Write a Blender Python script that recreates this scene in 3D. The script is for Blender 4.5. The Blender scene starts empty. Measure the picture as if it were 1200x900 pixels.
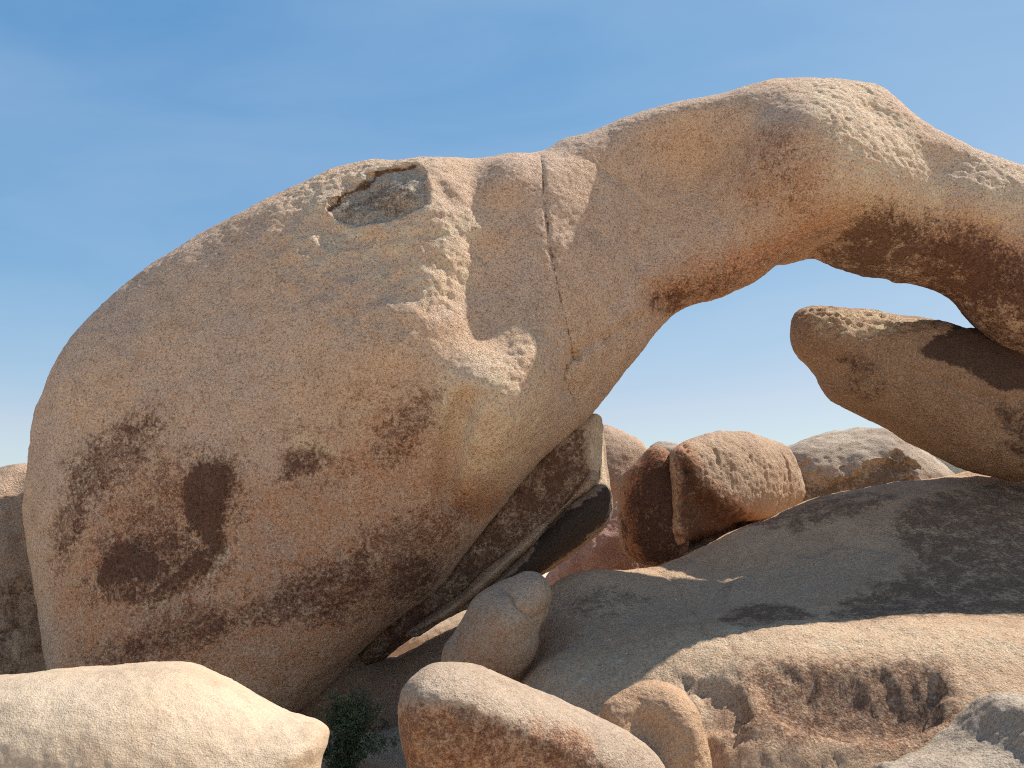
import bpy, math, random
import numpy as np

# ------------------------------------------------------------------ camera, sky, sun, exposure
FOC, PITCH, EYE = 942.0, math.radians(9.0), 1.6          # focal length in photograph pixels (1200 wide), tilt, eye height
scene = bpy.context.scene
cam_data = bpy.data.cameras.new('camera')
cam_data.sensor_width = 36.0
cam_data.lens = 36.0 * FOC / 1200.0
cam_data.clip_end = 6000.0
camera = bpy.data.objects.new('camera', cam_data)
camera.location = (0.0, 0.0, EYE)
camera.rotation_euler = (math.pi / 2 + PITCH, 0.0, 0.0)
scene.collection.objects.link(camera)
scene.camera = camera

SUN_ELEV, SUN_BACK = math.radians(53.0), math.radians(23.0)   # height; angle behind the arch's plane, from the right
sun_dir = np.array([math.cos(SUN_ELEV) * math.cos(SUN_BACK), math.cos(SUN_ELEV) * math.sin(SUN_BACK), math.sin(SUN_ELEV)])
world = bpy.data.worlds.new('World')
scene.world = world
world.use_nodes = True
wn, wl = world.node_tree.nodes, world.node_tree.links
wn.clear()
sky = wn.new('ShaderNodeTexSky')
sky.sky_type = 'NISHITA'
sky.sun_disc = False
sky.sun_elevation = SUN_ELEV
sky.sun_rotation = math.pi / 2 - SUN_BACK
sky.altitude = 1300.0
sky.air_density = 1.0
sky.dust_density = 1.0
sky.ozone_density = 1.0
bg = wn.new('ShaderNodeBackground')
bg.inputs['Strength'].default_value = 0.135
wo = wn.new('ShaderNodeOutputWorld')
# the photograph's colour response to a clear desert sky (deeper blue overhead, softer white below), the same in every direction
sep, com = wn.new('ShaderNodeSeparateColor'), wn.new('ShaderNodeCombineColor')
wl.new(sky.outputs[0], sep.inputs[0])
for ch, (gain, power) in enumerate(((0.88, 1.3), (0.71, 0.72), (0.79, 0.38))):
    a, b, c = (wn.new('ShaderNodeMath') for _ in range(3))
    a.operation, b.operation, c.operation = 'MULTIPLY', 'POWER', 'MULTIPLY'
    a.inputs[1].default_value, b.inputs[1].default_value, c.inputs[1].default_value = 0.205, power, gain / 0.205
    wl.new(sep.outputs[ch], a.inputs[0]); wl.new(a.outputs[0], b.inputs[0]); wl.new(b.outputs[0], c.inputs[0])
    wl.new(c.outputs[0], com.inputs[ch])
cap, low = wn.new('ShaderNodeMath'), wn.new('ShaderNodeMath')           # no pink at the horizon
cap.operation, low.operation = 'MULTIPLY', 'MINIMUM'
cap.inputs[1].default_value = 0.82
wl.new(com.inputs[1].links[0].from_socket, cap.inputs[0])
wl.new(com.inputs[0].links[0].from_socket, low.inputs[0]); wl.new(cap.outputs[0], low.inputs[1])
wl.new(low.outputs[0], com.inputs[0])
# thin uneven cirrus veil over the whole sky
tcw, mpw, veil, vr, vm = (wn.new('ShaderNode' + k) for k in ('TexCoord', 'Mapping', 'TexNoise', 'MapRange', 'Mix'))
mpw.inputs['Scale'].default_value = (1.0, 1.6, 4.0)
mpw.inputs['Rotation'].default_value = (0.25, 0.35, 0.5)
veil.inputs['Scale'].default_value = 1.6
veil.inputs['Detail'].default_value = 7.0
veil.inputs['Roughness'].default_value = 0.55
veil.inputs['Distortion'].default_value = 0.6
for k, v in zip(('From Min', 'From Max', 'To Min', 'To Max'), (0.33, 0.72, 0.02, 0.18)):
    vr.inputs[k].default_value = v
vm.data_type = 'RGBA'
vm.inputs[7].default_value = (3.7, 4.3, 4.9, 1.0)
wl.new(tcw.outputs['Generated'], mpw.inputs['Vector']); wl.new(mpw.outputs[0], veil.inputs['Vector'])
wl.new(veil.outputs['Fac'], vr.inputs['Value']); wl.new(vr.outputs[0], vm.inputs[0])
wl.new(com.outputs[0], vm.inputs[6]); wl.new(vm.outputs[2], bg.inputs['Color'])
wl.new(bg.outputs[0], wo.inputs['Surface'])

sun_data = bpy.data.lights.new('sun', 'SUN')
sun_data.energy = 5.0
sun_data.angle = math.radians(0.5)
sun_data.color = (1.0, 0.955, 0.90)
sun = bpy.data.objects.new('sun', sun_data)
from mathutils import Vector
sun.rotation_euler = Vector(sun_dir).to_track_quat('Z', 'Y').to_euler()
sun.location = (30, 8, 40)
scene.collection.objects.link(sun)

scene.view_settings.view_transform = 'Standard'
scene.view_settings.look = 'None'
scene.view_settings.exposure = 0.46
scene.view_settings.gamma = 1.0
scene.view_settings.use_curve_mapping = False
scene.cycles.use_denoising = False
scene.cycles.filter_width = 1.1
scene.cycles.max_bounces = 8
scene.cycles.diffuse_bounces = 5

# ------------------------------------------------------------------ geometry helpers
CP, SP = math.cos(PITCH), math.sin(PITCH)

def at(px, py, Y):
    """photograph measurement (1200 x 900) at distance Y -> point in the place (metres)"""
    dx, dy = (px - 600.0) / FOC, (450.0 - py) / FOC
    s = Y / (CP - dy * SP)
    return np.array([dx * s, Y, EYE + (SP + dy * CP) * s])

def survey(P):
    """points in the place -> where they were measured in the photograph"""
    x, y, z = P[:, 0], P[:, 1], P[:, 2] - EYE
    d = y * CP + z * SP
    return np.stack([600 + FOC * x / d, 450 - FOC * (z * CP - y * SP) / d], 1)

def spline(pts, n=8):
    p = np.asarray(pts, float)
    a, b, c, d = np.roll(p, 1, 0), p, np.roll(p, -1, 0), np.roll(p, -2, 0)
    out = []
    for t in np.arange(n) / n:
        out.append(0.5 * (2 * b + (c - a) * t + (2 * a - 5 * b + 4 * c - d) * t * t + (3 * b - a - 3 * c + d) * t ** 3))
    return np.stack(out, 1).reshape(-1, 2)

def poly_sdf(Q, poly, closed=True, chunk=200000):
    """signed distance to a polygon, positive inside (or plain distance to an open line)"""
    poly = np.asarray(poly, np.float32)
    Q = np.asarray(Q, np.float32)
    A = poly if closed else poly[:-1]
    B = np.roll(poly, -1, 0) if closed else poly[1:]
    best = np.full(len(Q), 1e9, np.float32)
    ins = np.zeros(len(Q), bool)
    for a, b in zip(A, B):
        ab = b - a
        t = np.clip(((Q - a) @ ab) / max(float(ab @ ab), 1e-12), 0, 1)
        d = (Q[:, 0] - a[0] - t * ab[0]) ** 2 + (Q[:, 1] - a[1] - t * ab[1]) ** 2
        np.minimum(best, d, out=best)
        if closed and a[1] != b[1]:
            c = (a[1] > Q[:, 1]) != (b[1] > Q[:, 1])
            ins ^= c & (Q[:, 0] < (b[0] - a[0]) * (Q[:, 1] - a[1]) / (b[1] - a[1]) + a[0])
    best = np.sqrt(best)
    return np.where(ins, best, -best) if closed else best

def smooth(x):
    x = np.clip(x, 0, 1)
    return x * x * (3 - 2 * x)

_tables = {}
def vnoise(P, seed=0):
    """smooth lattice noise in -1..1"""
    if seed not in _tables:
        _tables[seed] = np.random.RandomState(seed).uniform(-1, 1, 32768).astype(np.float32)
    T = _tables[seed]
    P = np.asarray(P, np.float32)
    F = np.floor(P)
    t = P - F
    t = t * t * t * (t * (t * 6 - 15) + 10)
    I = F.astype(np.int32)
    i0, i1 = I & 31, (I + 1) & 31
    out = 0
    for cx in (0, 1):
        ix = (i1 if cx else i0)[:, 0] * 1024
        wx = t[:, 0] if cx else 1 - t[:, 0]
        for cy in (0, 1):
            iy = ix + (i1 if cy else i0)[:, 1] * 32
            wxy = wx * (t[:, 1] if cy else 1 - t[:, 1])
            out = out + wxy * (T[iy + i0[:, 2]] * (1 - t[:, 2]) + T[iy + i1[:, 2]] * t[:, 2])
    return out

_rot = np.array([[0.36, 0.48, -0.8], [-0.8, 0.6, 0.0], [0.48, 0.64, 0.6]], np.float32)
def fbm(P, freq, octaves=3, gain=0.5, seed=0):
    out, a, Q = 0, 1.0, np.asarray(P, np.float32) * freq
    for k in range(octaves):
        out = out + a * vnoise(Q, seed + k)
        Q = (Q @ _rot) * 2.03 + 7.7
        a *= gain
    return out

def box_blur(f, n):
    for ax in (0, 1):
        for _ in range(2):
            p = np.pad(f, [(n, n) if k == ax else (0, 0) for k in (0, 1)], mode='edge')
            c = np.cumsum(p, ax, dtype=np.float64)
            c = np.concatenate([np.zeros_like(np.take(c, [0], ax)), c], ax)
            m = f.shape[ax]
            hi = np.take(c, np.arange(2 * n + 1, 2 * n + 1 + m), ax)
            lo = np.take(c, np.arange(0, m), ax)
            f = (hi - lo) / (2 * n + 1)
    return f

def inflate(poly, g, L):
    """height over a closed outline: screened membrane, smooth to the rim; returns grid axes and h / h_max"""
    lo, hi = poly.min(0) - 3 * g, poly.max(0) + 3 * g
    xs, zs = np.arange(lo[0], hi[0], g), np.arange(lo[1], hi[1], g)
    X, Z = np.meshgrid(xs, zs, indexing='ij')
    d = poly_sdf(np.stack([X.ravel(), Z.ravel()], 1), poly).reshape(X.shape).astype(float)
    ins = (d > 0).astype(float)
    h = np.clip(d, 0, L) * L * 0.5
    k = (g / L) ** 2
    for _ in range(int(min(900, 60 + 8 * (L / g) ** 2))):
        s = np.zeros_like(h)
        s[1:-1, 1:-1] = h[2:, 1:-1] + h[:-2, 1:-1] + h[1:-1, 2:] + h[1:-1, :-2]
        h = ins * (s + g * g) / (4 + k)
    deep = (d > 1.5 * g).astype(float)
    r = np.where(deep > 0, h / np.maximum(d, 1e-6), 0)
    num, den = box_blur(r * deep, 2), box_blur(deep, 2)
    n2, d2 = box_blur(r * deep, 6), box_blur(deep, 6)
    rim = np.where(den > 0.02, num / np.maximum(den, 1e-9), np.where(d2 > 1e-4, n2 / np.maximum(d2, 1e-9), L * 0.6))
    m = smooth((d - 1.5 * g) / (2.5 * g))
    h = rim * d * (1 - m) + h * m
    return xs, zs, h / h.max()

def surface_nets(V, origin, g):
    """closed quad mesh round V < 0 (origin: the grid's corner, g: spacing)"""
    S = V < 0
    nx, ny, nz = V.shape
    acc = np.zeros((nx - 1, ny - 1, nz - 1, 3), np.float32)
    cnt = np.zeros((nx - 1, ny - 1, nz - 1), np.float32)
    corner = [(a, b, c) for a in (0, 1) for b in (0, 1) for c in (0, 1)]
    sl = lambda o: (slice(o[0], nx - 1 + o[0]), slice(o[1], ny - 1 + o[1]), slice(o[2], nz - 1 + o[2]))
    for p in corner:
        for ax in range(3):
            if p[ax]:
                continue
            q = list(p); q[ax] = 1
            a, b = V[sl(p)], V[sl(q)]
            cr = (a < 0) != (b < 0)
            den = np.where(cr, a - b, 1)
            t = np.where(cr, a / den, 0)
            for c in range(3):
                acc[..., c] += cr * (p[c] + (t if c == ax else 0))
            cnt += cr
    act = cnt > 0
    idx = np.full(act.shape, -1, np.int64)
    idx[act] = np.arange(act.sum())
    cells = np.argwhere(act)
    verts = (cells + acc[act] / cnt[act][:, None]) * g + origin
    faces = []
    for ax in range(3):
        o1, o2 = (ax + 1) % 3, (ax + 2) % 3
        a = [slice(1, n - 1) for n in V.shape]; b = list(a)
        a[ax] = slice(0, V.shape[ax] - 1); b[ax] = slice(1, V.shape[ax])
        ch = S[tuple(a)] != S[tuple(b)]
        e = np.argwhere(ch)
        inside_first = S[tuple(a)][ch]
        e[:, o1] += 1; e[:, o2] += 1
        quad = []
        for d1, d2 in ((-1, -1), (0, -1), (0, 0), (-1, 0)):
            f = e.copy(); f[:, o1] += d1; f[:, o2] += d2
            quad.append(idx[f[:, 0], f[:, 1], f[:, 2]])
        q = np.stack(quad, 1)
        q[~inside_first] = q[~inside_first][:, ::-1]
        faces.append(q)
    return verts, np.concatenate(faces)

def pillow(poly, Y0, front, back, L, g, tilt=(0.0, 0.0), ridge=None):
    """a boulder: closed outline in the X-Z plane at distance Y0, swelling to the front and the back"""
    poly = spline(poly, 6)
    xs, zs, hn = inflate(poly, g, L)
    cx, cz = poly.mean(0)
    c = tilt[0] * (xs[:, None] - cx) + tilt[1] * (zs[None, :] - cz)          # the middle plane's lean
    lo, hi = Y0 + c.min() - front - 3 * g, Y0 + c.max() + back + 3 * g
    ys = np.arange(lo, hi, g)
    W = (ys[None, :, None] - Y0 - c[:, None, :])
    D = np.where(W < 0, front, back).astype(np.float32)
    V = ((W / D) ** 2 - hn[:, None, :]).astype(np.float32)
    return surface_nets(V, np.array([xs[0], ys[0], zs[0]]), g)

# ------------------------------------------------------------------ boulder outlines in metres (X, Z) at each boulder's middle plane
OUTLINE, SPEC = {}, {}
SPEC['arch'] = dict(Y=9.2, front=1.25, back=1.45, L=0.9, g=0.084, tilt=(0.0, 0.03))
OUTLINE['arch'] = [(-4.74, -0.60), (-4.88, -0.06), (-5.03, 0.42), (-5.20, 1.05), (-5.33, 1.69), (-5.34, 2.15), (-5.31, 2.62), (-5.25, 3.06), (-5.14, 3.46), (-4.90, 3.81), (-4.50, 4.22), (-4.02, 4.57), (-3.53, 4.89), (-3.14, 5.09), (-2.62, 5.36), (-2.15, 5.63), (-1.66, 5.73), (-1.25, 5.65), (-0.61, 5.72), (-0.09, 5.75), (0.37, 5.83), (0.60, 6.02), (0.87, 6.09), (1.28, 6.31), (1.91, 6.53), (2.44, 6.63), (2.98, 6.78), (3.40, 6.83), (4.03, 6.80), (4.36, 6.74), (4.61, 6.57), (4.87, 6.25), (5.26, 6.01), (5.68, 5.83), (6.18, 5.62), (6.99, 5.41), (7.82, 5.07), (8.51, 4.40), (8.89, 3.43), (8.93, 2.33), (8.88, 1.09), (8.25, 0.54), (7.50, 0.80), (7.75, 1.56), (7.48, 2.27), (6.76, 2.99), (6.03, 3.43), (5.72, 3.60), (5.36, 3.90), (5.19, 4.10), (4.90, 4.23), (4.57, 4.29), (4.22, 4.36), (3.88, 4.51), (3.66, 4.65), (3.46, 4.56), (3.23, 4.55), (2.94, 4.31), (2.52, 4.10), (2.24, 4.03), (2.02, 3.93), (1.86, 3.81), (1.69, 3.65), (1.45, 3.36), (1.24, 3.14), (0.97, 2.78), (0.73, 2.53), (0.42, 2.27), (0.19, 2.05), (-0.21, 1.52), (-0.52, 1.12), (-0.82, 0.74), (-1.22, 0.44), (-1.60, 0.11), (-1.96, -0.26), (-2.26, -0.49), (-2.73, -0.87), (-3.81, -0.97)]
SPEC['balanced'] = dict(Y=10.15, front=0.85, back=0.65, L=0.6, g=0.056, tilt=(0, 0))
OUTLINE['balanced'] = [(3.62, 3.73), (3.71, 4.10), (3.92, 4.29), (4.32, 4.27), (4.61, 4.22), (4.94, 4.14), (5.44, 4.05), (5.66, 4.02), (6.17, 3.96), (7.00, 3.68), (7.64, 3.23), (7.68, 2.70), (7.17, 2.15), (6.42, 1.95), (6.08, 2.01), (5.87, 2.07), (5.56, 2.20), (5.26, 2.38), (4.95, 2.56), (4.63, 2.72), (4.24, 2.90), (4.02, 3.08), (3.86, 3.37), (3.67, 3.58)]
SPEC['sheet_upper'] = dict(Y=9.5, front=0.35, back=0.5, L=0.16, g=0.042, tilt=(0.45, -0.45))
OUTLINE['sheet_upper'] = [(1.01, 2.73), (1.12, 2.48), (1.19, 2.15), (1.23, 1.75), (1.21, 1.56), (1.03, 1.37), (0.74, 1.14), (0.41, 0.91), (-0.00, 0.76), (-0.40, 0.62), (-0.83, 0.40), (-1.26, 0.10), (-1.53, -0.10), (-1.70, -0.15), (-1.62, 0.10), (-1.24, 0.51), (-0.72, 1.02), (-0.10, 1.74), (0.39, 2.36), (0.74, 2.61)]
SPEC['sheet_middle'] = dict(Y=9.42, front=0.4, back=0.3, L=0.12, g=0.036, tilt=(0.45, -0.45))
OUTLINE['sheet_middle'] = [(1.00, 1.99), (0.90, 1.79), (0.72, 1.67), (0.30, 1.25), (-0.17, 0.82), (-0.58, 0.48), (-0.96, 0.28), (-1.17, 0.20), (-1.22, 0.26), (-1.05, 0.39), (-0.70, 0.62), (-0.20, 1.06), (0.22, 1.40), (0.55, 1.71), (0.80, 1.98), (0.92, 2.11)]
SPEC['sheet_lower'] = dict(Y=9.45, front=0.52, back=0.35, L=0.14, g=0.036, tilt=(0.45, -0.45))
OUTLINE['sheet_lower'] = [(1.12, 1.89), (1.17, 1.71), (1.15, 1.53), (1.01, 1.34), (0.72, 1.10), (0.40, 0.89), (-0.00, 0.72), (-0.39, 0.56), (-0.77, 0.39), (-1.04, 0.23), (-1.14, 0.27), (-0.95, 0.35), (-0.62, 0.53), (-0.17, 0.87), (0.29, 1.30), (0.71, 1.72), (0.97, 1.91)]
SPEC['twin'] = dict(Y=11.5, front=0.7, back=0.9, L=0.4, g=0.045, tilt=(0.75, 0))
OUTLINE['twin'] = [(2.04, 1.93), (2.05, 2.26), (2.12, 2.42), (2.32, 2.54), (2.75, 2.67), (3.20, 2.73), (3.67, 2.70), (4.12, 2.59), (4.36, 2.34), (4.50, 1.98), (4.43, 1.74), (4.18, 1.63), (3.75, 1.45), (3.27, 1.27), (2.67, 1.07), (2.26, 0.98), (2.04, 1.32)]
SPEC['rear_stack'] = dict(Y=14.6, front=0.9, back=1.0, L=0.7, g=0.06, tilt=(0, 0))
OUTLINE['rear_stack'] = [(0.76, 0.99), (0.74, 2.04), (0.96, 2.74), (1.32, 3.03), (1.68, 3.11), (2.02, 2.98), (2.32, 2.79), (2.52, 2.35), (2.49, 1.44), (2.19, 0.62), (1.36, 0.47)]
SPEC['rear_cap'] = dict(Y=17.0, front=0.5, back=0.5, L=0.5, g=0.06, tilt=(0, 0))
OUTLINE['rear_cap'] = [(2.92, 2.83), (3.04, 3.01), (3.22, 3.06), (3.52, 3.04), (3.81, 2.90), (3.85, 2.12), (3.40, 1.94), (2.96, 2.12)]
SPEC['grey_dome'] = dict(Y=14.0, front=1.3, back=1.3, L=1.0, g=0.08, tilt=(0, 0))
OUTLINE['grey_dome'] = [(4.34, 2.17), (4.55, 2.59), (4.84, 2.82), (5.37, 2.97), (5.97, 3.06), (6.41, 3.04), (6.69, 2.96), (7.08, 2.68), (7.39, 2.37), (7.61, 2.10), (7.66, 1.78), (7.29, 1.20), (5.82, 0.86), (4.38, 1.02)]
SPEC['pink_slab'] = dict(Y=12.8, front=0.5, back=0.6, L=0.6, g=0.05, tilt=(0, 0))
OUTLINE['pink_slab'] = [(0.40, 0.41), (0.66, 0.80), (1.21, 1.25), (1.55, 1.58), (1.68, 1.79), (1.88, 1.59), (2.26, 1.06), (2.52, 0.54), (2.10, 0.03), (1.18, -0.22), (0.52, -0.10)]
SPEC['wedge'] = dict(Y=7.6, front=0.5, back=0.5, L=0.45, g=0.03, tilt=(0, 0))
OUTLINE['wedge'] = [(-0.64, 0.23), (-0.61, 0.40), (-0.49, 0.55), (-0.41, 0.68), (-0.34, 0.80), (-0.20, 0.90), (0.00, 0.99), (0.16, 1.04), (0.28, 1.00), (0.35, 0.88), (0.32, 0.72), (0.23, 0.57), (0.21, 0.39), (0.11, 0.22), (-0.08, 0.08), (-0.39, 0.04), (-0.60, 0.11)]
SPEC['front_left'] = dict(Y=4.3, front=0.55, back=0.9, L=0.5, g=0.036, tilt=(0, 0))
OUTLINE['front_left'] = [(-3.42, 0.22), (-3.44, 0.50), (-3.05, 0.68), (-2.62, 0.74), (-2.36, 0.80), (-2.06, 0.82), (-1.77, 0.82), (-1.62, 0.76), (-1.44, 0.66), (-1.25, 0.57), (-1.08, 0.53), (-0.99, 0.50), (-0.95, 0.45), (-1.00, 0.33), (-1.05, 0.09), (-1.48, -0.09), (-2.53, -0.18), (-3.26, -0.01)]
SPEC['front_block'] = dict(Y=5.6, front=0.5, back=0.8, L=0.13, g=0.035, tilt=(0, -0.45))
OUTLINE['front_block'] = [(-0.70, -0.08), (-0.72, 0.34), (-0.67, 0.51), (-0.56, 0.61), (-0.39, 0.63), (-0.23, 0.61), (-0.07, 0.54), (0.21, 0.39), (0.48, 0.25), (0.71, 0.17), (0.90, 0.04), (1.01, -0.13), (1.04, -0.46), (0.97, -0.71), (0.12, -0.82), (-0.62, -0.75), (-0.69, -0.45)]
SPEC['round_knob'] = dict(Y=6.05, front=0.35, back=0.4, L=0.35, g=0.03, tilt=(0, 0))
OUTLINE['round_knob'] = [(0.63, 0.15), (0.69, 0.26), (0.83, 0.34), (1.01, 0.38), (1.20, 0.32), (1.33, 0.18), (1.41, -0.03), (1.42, -0.25), (1.36, -0.52), (1.07, -0.66), (0.72, -0.53), (0.60, -0.20)]
SPEC['corner_grey'] = dict(Y=4.9, front=0.6, back=0.8, L=0.6, g=0.035, tilt=(0, 0))
OUTLINE['corner_grey'] = [(2.19, 0.08), (2.34, 0.09), (2.50, 0.15), (2.67, 0.19), (2.80, 0.26), (2.89, 0.37), (3.04, 0.50), (3.45, 0.43), (3.50, 0.12), (3.41, -0.11), (2.89, -0.31), (2.23, -0.29)]
SPEC['left_behind'] = dict(Y=10.0, front=1.0, back=1.2, L=0.8, g=0.09, tilt=(0, 0))
OUTLINE['left_behind'] = [(-10.40, 1.07), (-9.76, 1.80), (-8.46, 2.11), (-7.40, 2.13), (-6.34, 2.11), (-6.14, 2.20), (-5.73, 2.15), (-5.34, 1.56), (-5.19, 0.57), (-5.16, -0.29), (-5.46, -0.69), (-7.05, -0.89), (-9.37, -0.60), (-10.21, 0.30)]
SPEC['gap_stone'] = dict(Y=12.0, front=0.6, back=0.6, L=0.6, g=0.05, tilt=(0, 0))
OUTLINE['gap_stone'] = [(-1.95, -0.69), (-1.77, -0.41), (-1.57, -0.14), (-1.23, 0.03), (-0.91, 0.15), (-0.49, 0.27), (0.00, 0.19), (0.25, -0.35), (-0.25, -0.81), (-1.22, -0.98)]
SPEC['ledge_stone'] = dict(Y=8.6, front=0.6, back=0.5, L=0.5, g=0.05, tilt=(0, 0))
OUTLINE['ledge_stone'] = [(-2.56, -1.20), (-2.32, -0.99), (-1.96, -0.92), (-1.55, -0.73), (-1.21, -0.59), (-0.87, -0.52), (-0.35, -0.56), (-0.00, -0.79), (-0.10, -1.26), (-1.28, -1.47), (-2.29, -1.40)]
SPEC['hollow'] = dict(Y=9.6, front=0.7, back=0.4, L=0.5, g=0.055, tilt=(0, 0))
OUTLINE['hollow'] = [(-3.55, -0.80), (-3.12, -0.33), (-2.27, 0.28), (-1.77, 0.21), (-1.53, -0.01), (-1.33, -0.04), (-0.98, 0.12), (-0.69, 0.23), (-0.39, 0.33), (0.00, 0.28), (0.40, -0.14), (0.38, -0.88), (-0.39, -1.23), (-1.92, -1.40), (-3.05, -1.31)]
SPEC['twin_left'] = dict(Y=10.95, front=0.45, back=0.8, L=0.3, g=0.04, tilt=(-0.2, 0))
OUTLINE['twin_left'] = [(1.58, 0.97), (1.48, 1.14), (1.42, 1.59), (1.45, 1.93), (1.57, 2.16), (1.77, 2.33), (1.92, 2.45), (2.06, 2.40), (2.21, 2.21), (2.28, 1.81), (2.33, 1.37), (2.30, 1.06), (2.15, 0.90), (1.82, 0.85)]

# ------------------------------------------------------------------ granite
def srgb(r, g, b):
    f = lambda c: c / 12.92 if c <= 0.04045 else ((c + 0.055) / 1.055) ** 2.4
    return (f(r / 255), f(g / 255), f(b / 255), 1.0)

def granite(name, base, alt, varnish_shade=(84, 58, 46), rust=(166, 110, 70), pale=(222, 194, 160), grey=(146, 136, 122), grain=1.0, scale=1.0, seed=0.0, grain_size=1.0, relief=0.85):
    m = bpy.data.materials.new(name)
    m.use_nodes = True
    nt = m.node_tree
    N, K = nt.nodes, nt.links
    N.clear()
    out, bs = N.new('ShaderNodeOutputMaterial'), N.new('ShaderNodeBsdfPrincipled')
    bs.inputs['Roughness'].default_value = 0.92
    bs.inputs['Specular IOR Level'].default_value = 0.18
    K.new(bs.outputs[0], out.inputs['Surface'])
    tc, mp = N.new('ShaderNodeTexCoord'), N.new('ShaderNodeMapping')
    mp.inputs['Location'].default_value = (seed, seed * 1.7, -seed)
    K.new(tc.outputs['Object'], mp.inputs['Vector'])
    V = mp.outputs[0]
    def noise(sc, det=3.0, rough=0.6, dist=0.0):
        n = N.new('ShaderNodeTexNoise')
        n.inputs['Scale'].default_value = sc
        n.inputs['Detail'].default_value = det
        n.inputs['Roughness'].default_value = rough
        n.inputs['Distortion'].default_value = dist
        K.new(V, n.inputs['Vector'])
        return n.outputs['Fac']
    def rng(x, a, b, c=0.0, d=1.0, kind='SMOOTHSTEP'):
        n = N.new('ShaderNodeMapRange')
        n.interpolation_type = kind
        for s, v in zip(('From Min', 'From Max', 'To Min', 'To Max'), (a, b, c, d)):
            n.inputs[s].default_value = v
        K.new(x, n.inputs['Value'])
        return n.outputs[0]
    def mth(op, x, y):
        n = N.new('ShaderNodeMath'); n.operation = op
        for i, v in enumerate((x, y)):
            if isinstance(v, (int, float)): n.inputs[i].default_value = v
            else: K.new(v, n.inputs[i])
        return n.outputs[0]
    def mix(f, a, b, mode='MIX'):
        n = N.new('ShaderNodeMix'); n.data_type = 'RGBA'; n.blend_type = mode
        for s, v in ((n.inputs[0], f), (n.inputs[6], a), (n.inputs[7], b)):
            if isinstance(v, tuple): s.default_value = v
            elif isinstance(v, float): s.default_value = v
            else: K.new(v, s)
        return n.outputs[2]
    def attr(nm):
        n = N.new('ShaderNodeAttribute'); n.attribute_name = nm
        return n.outputs['Fac']
    # large drifts of tone, mottling, then speckle of crystals
    gs = grain_size
    big = rng(noise(1.1 * scale, 4), 0.35, 0.65)
    c = mix(big, srgb(*base), srgb(*alt))
    mid = noise(5.0 * scale, 8, 0.72)
    c = mix(rng(mid, 0.42, 0.68, 0.0, 0.55), c, mix(1.0, c, (0.66, 0.60, 0.56, 1), 'MULTIPLY'))
    # stains with broken, crumbling edges
    brk = mth('ADD', mth('MULTIPLY', noise(5.0, 8, 0.78, 0.3), 0.5), mth('MULTIPLY', noise(26.0 / gs, 8, 0.85), 0.5))
    def stain(c, nm, col, lo, hi, amt, fleck=0.0):
        a = attr(nm)
        f = mth('ADD', a, mth('MULTIPLY', mth('SUBTRACT', brk, 0.5), 3.0))
        f = mth('MULTIPLY', rng(f, lo, hi, 0.0, amt), rng(a, 0.0, 0.15))
        tint = mix(rng(mid, 0.35, 0.65), srgb(*col), srgb(*[min(255, v * 1.22) for v in col]))
        return mix(f, c, tint), f
    c, fr = stain(c, 'rust', rust, -0.1, 1.1, 0.75)
    c, fp = stain(c, 'pale', pale, 0.05, 0.85, 0.6)
    c, fg = stain(c, 'grey', grey, 0.1, 0.9, 0.8)
    # curdled dark flecks, sparse everywhere and crowded where the surface is mottled
    fl = noise(13.0 / gs, 9, 0.85, 0.2)
    am = mth('ADD', mth('MULTIPLY', attr('mottle'), 0.21), mth('MULTIPLY', rng(noise(2.3, 3), 0.4, 0.7), 0.06))
    ff = rng(mth('ADD', fl, am), 0.60, 0.74, 0.0, 0.8)
    c = mix(ff, c, mix(1.0, c, (0.34, 0.24, 0.19, 1), 'MULTIPLY'))
    g1 = noise(42.0 / gs, 4, 0.8)
    g2 = noise(120.0 / gs, 2, 0.6)
    c = mix(rng(g1, 0.48, 0.34, 0.0, 0.55 * grain), c, mix(0.5, c, srgb(240, 226, 208)))
    c = mix(rng(g2, 0.44, 0.32, 0.0, 0.4 * grain), c, mix(0.5, c, srgb(240, 230, 216)))
    c, fv = stain(c, 'varnish_shade', varnish_shade, 0.3, 0.7, 0.88)
    c = mix(rng(g1, 0.50, 0.66, 0.0, 0.75 * grain), c, mix(1.0, c, (0.50, 0.43, 0.38, 1), 'MULTIPLY'))
    c = mix(rng(g2, 0.54, 0.70, 0.0, 0.7 * grain), c, mix(1.0, c, (0.52, 0.46, 0.42, 1), 'MULTIPLY'))
    c = mix(rng(g2, 0.42, 0.28, 0.0, 0.35), c, mix(0.35, c, srgb(214, 190, 170)))
    K.new(c, bs.inputs['Base Color'])
    v = N.new('ShaderNodeTexVoronoi')
    v.inputs['Scale'].default_value = 55.0 / gs
    K.new(V, v.inputs['Vector'])
    hgt = mth('ADD', mth('MULTIPLY', noise(30.0 / gs, 6, 0.75), 1.0), mth('MULTIPLY', v.outputs['Distance'], 0.35))
    b = N.new('ShaderNodeBump')
    b.inputs['Strength'].default_value = relief
    b.inputs['Distance'].default_value = 0.03 * gs
    K.new(hgt, b.inputs['Height'])
    K.new(b.outputs[0], bs.inputs['Normal'])
    return m

# ------------------------------------------------------------------ boulders
def link_mesh(name, me, mat, origin=None, parent=None):
    o = bpy.data.objects.new(name, me)
    scene.collection.objects.link(o)
    if mat: me.materials.append(mat)
    if parent: o.parent = parent
    return o

def tag(o, label=None, category=None, group=None, kind=None):
    for k, v in (('label', label), ('category', category), ('group', group), ('kind', kind)):
        if v: o[k] = v
    return o

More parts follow.
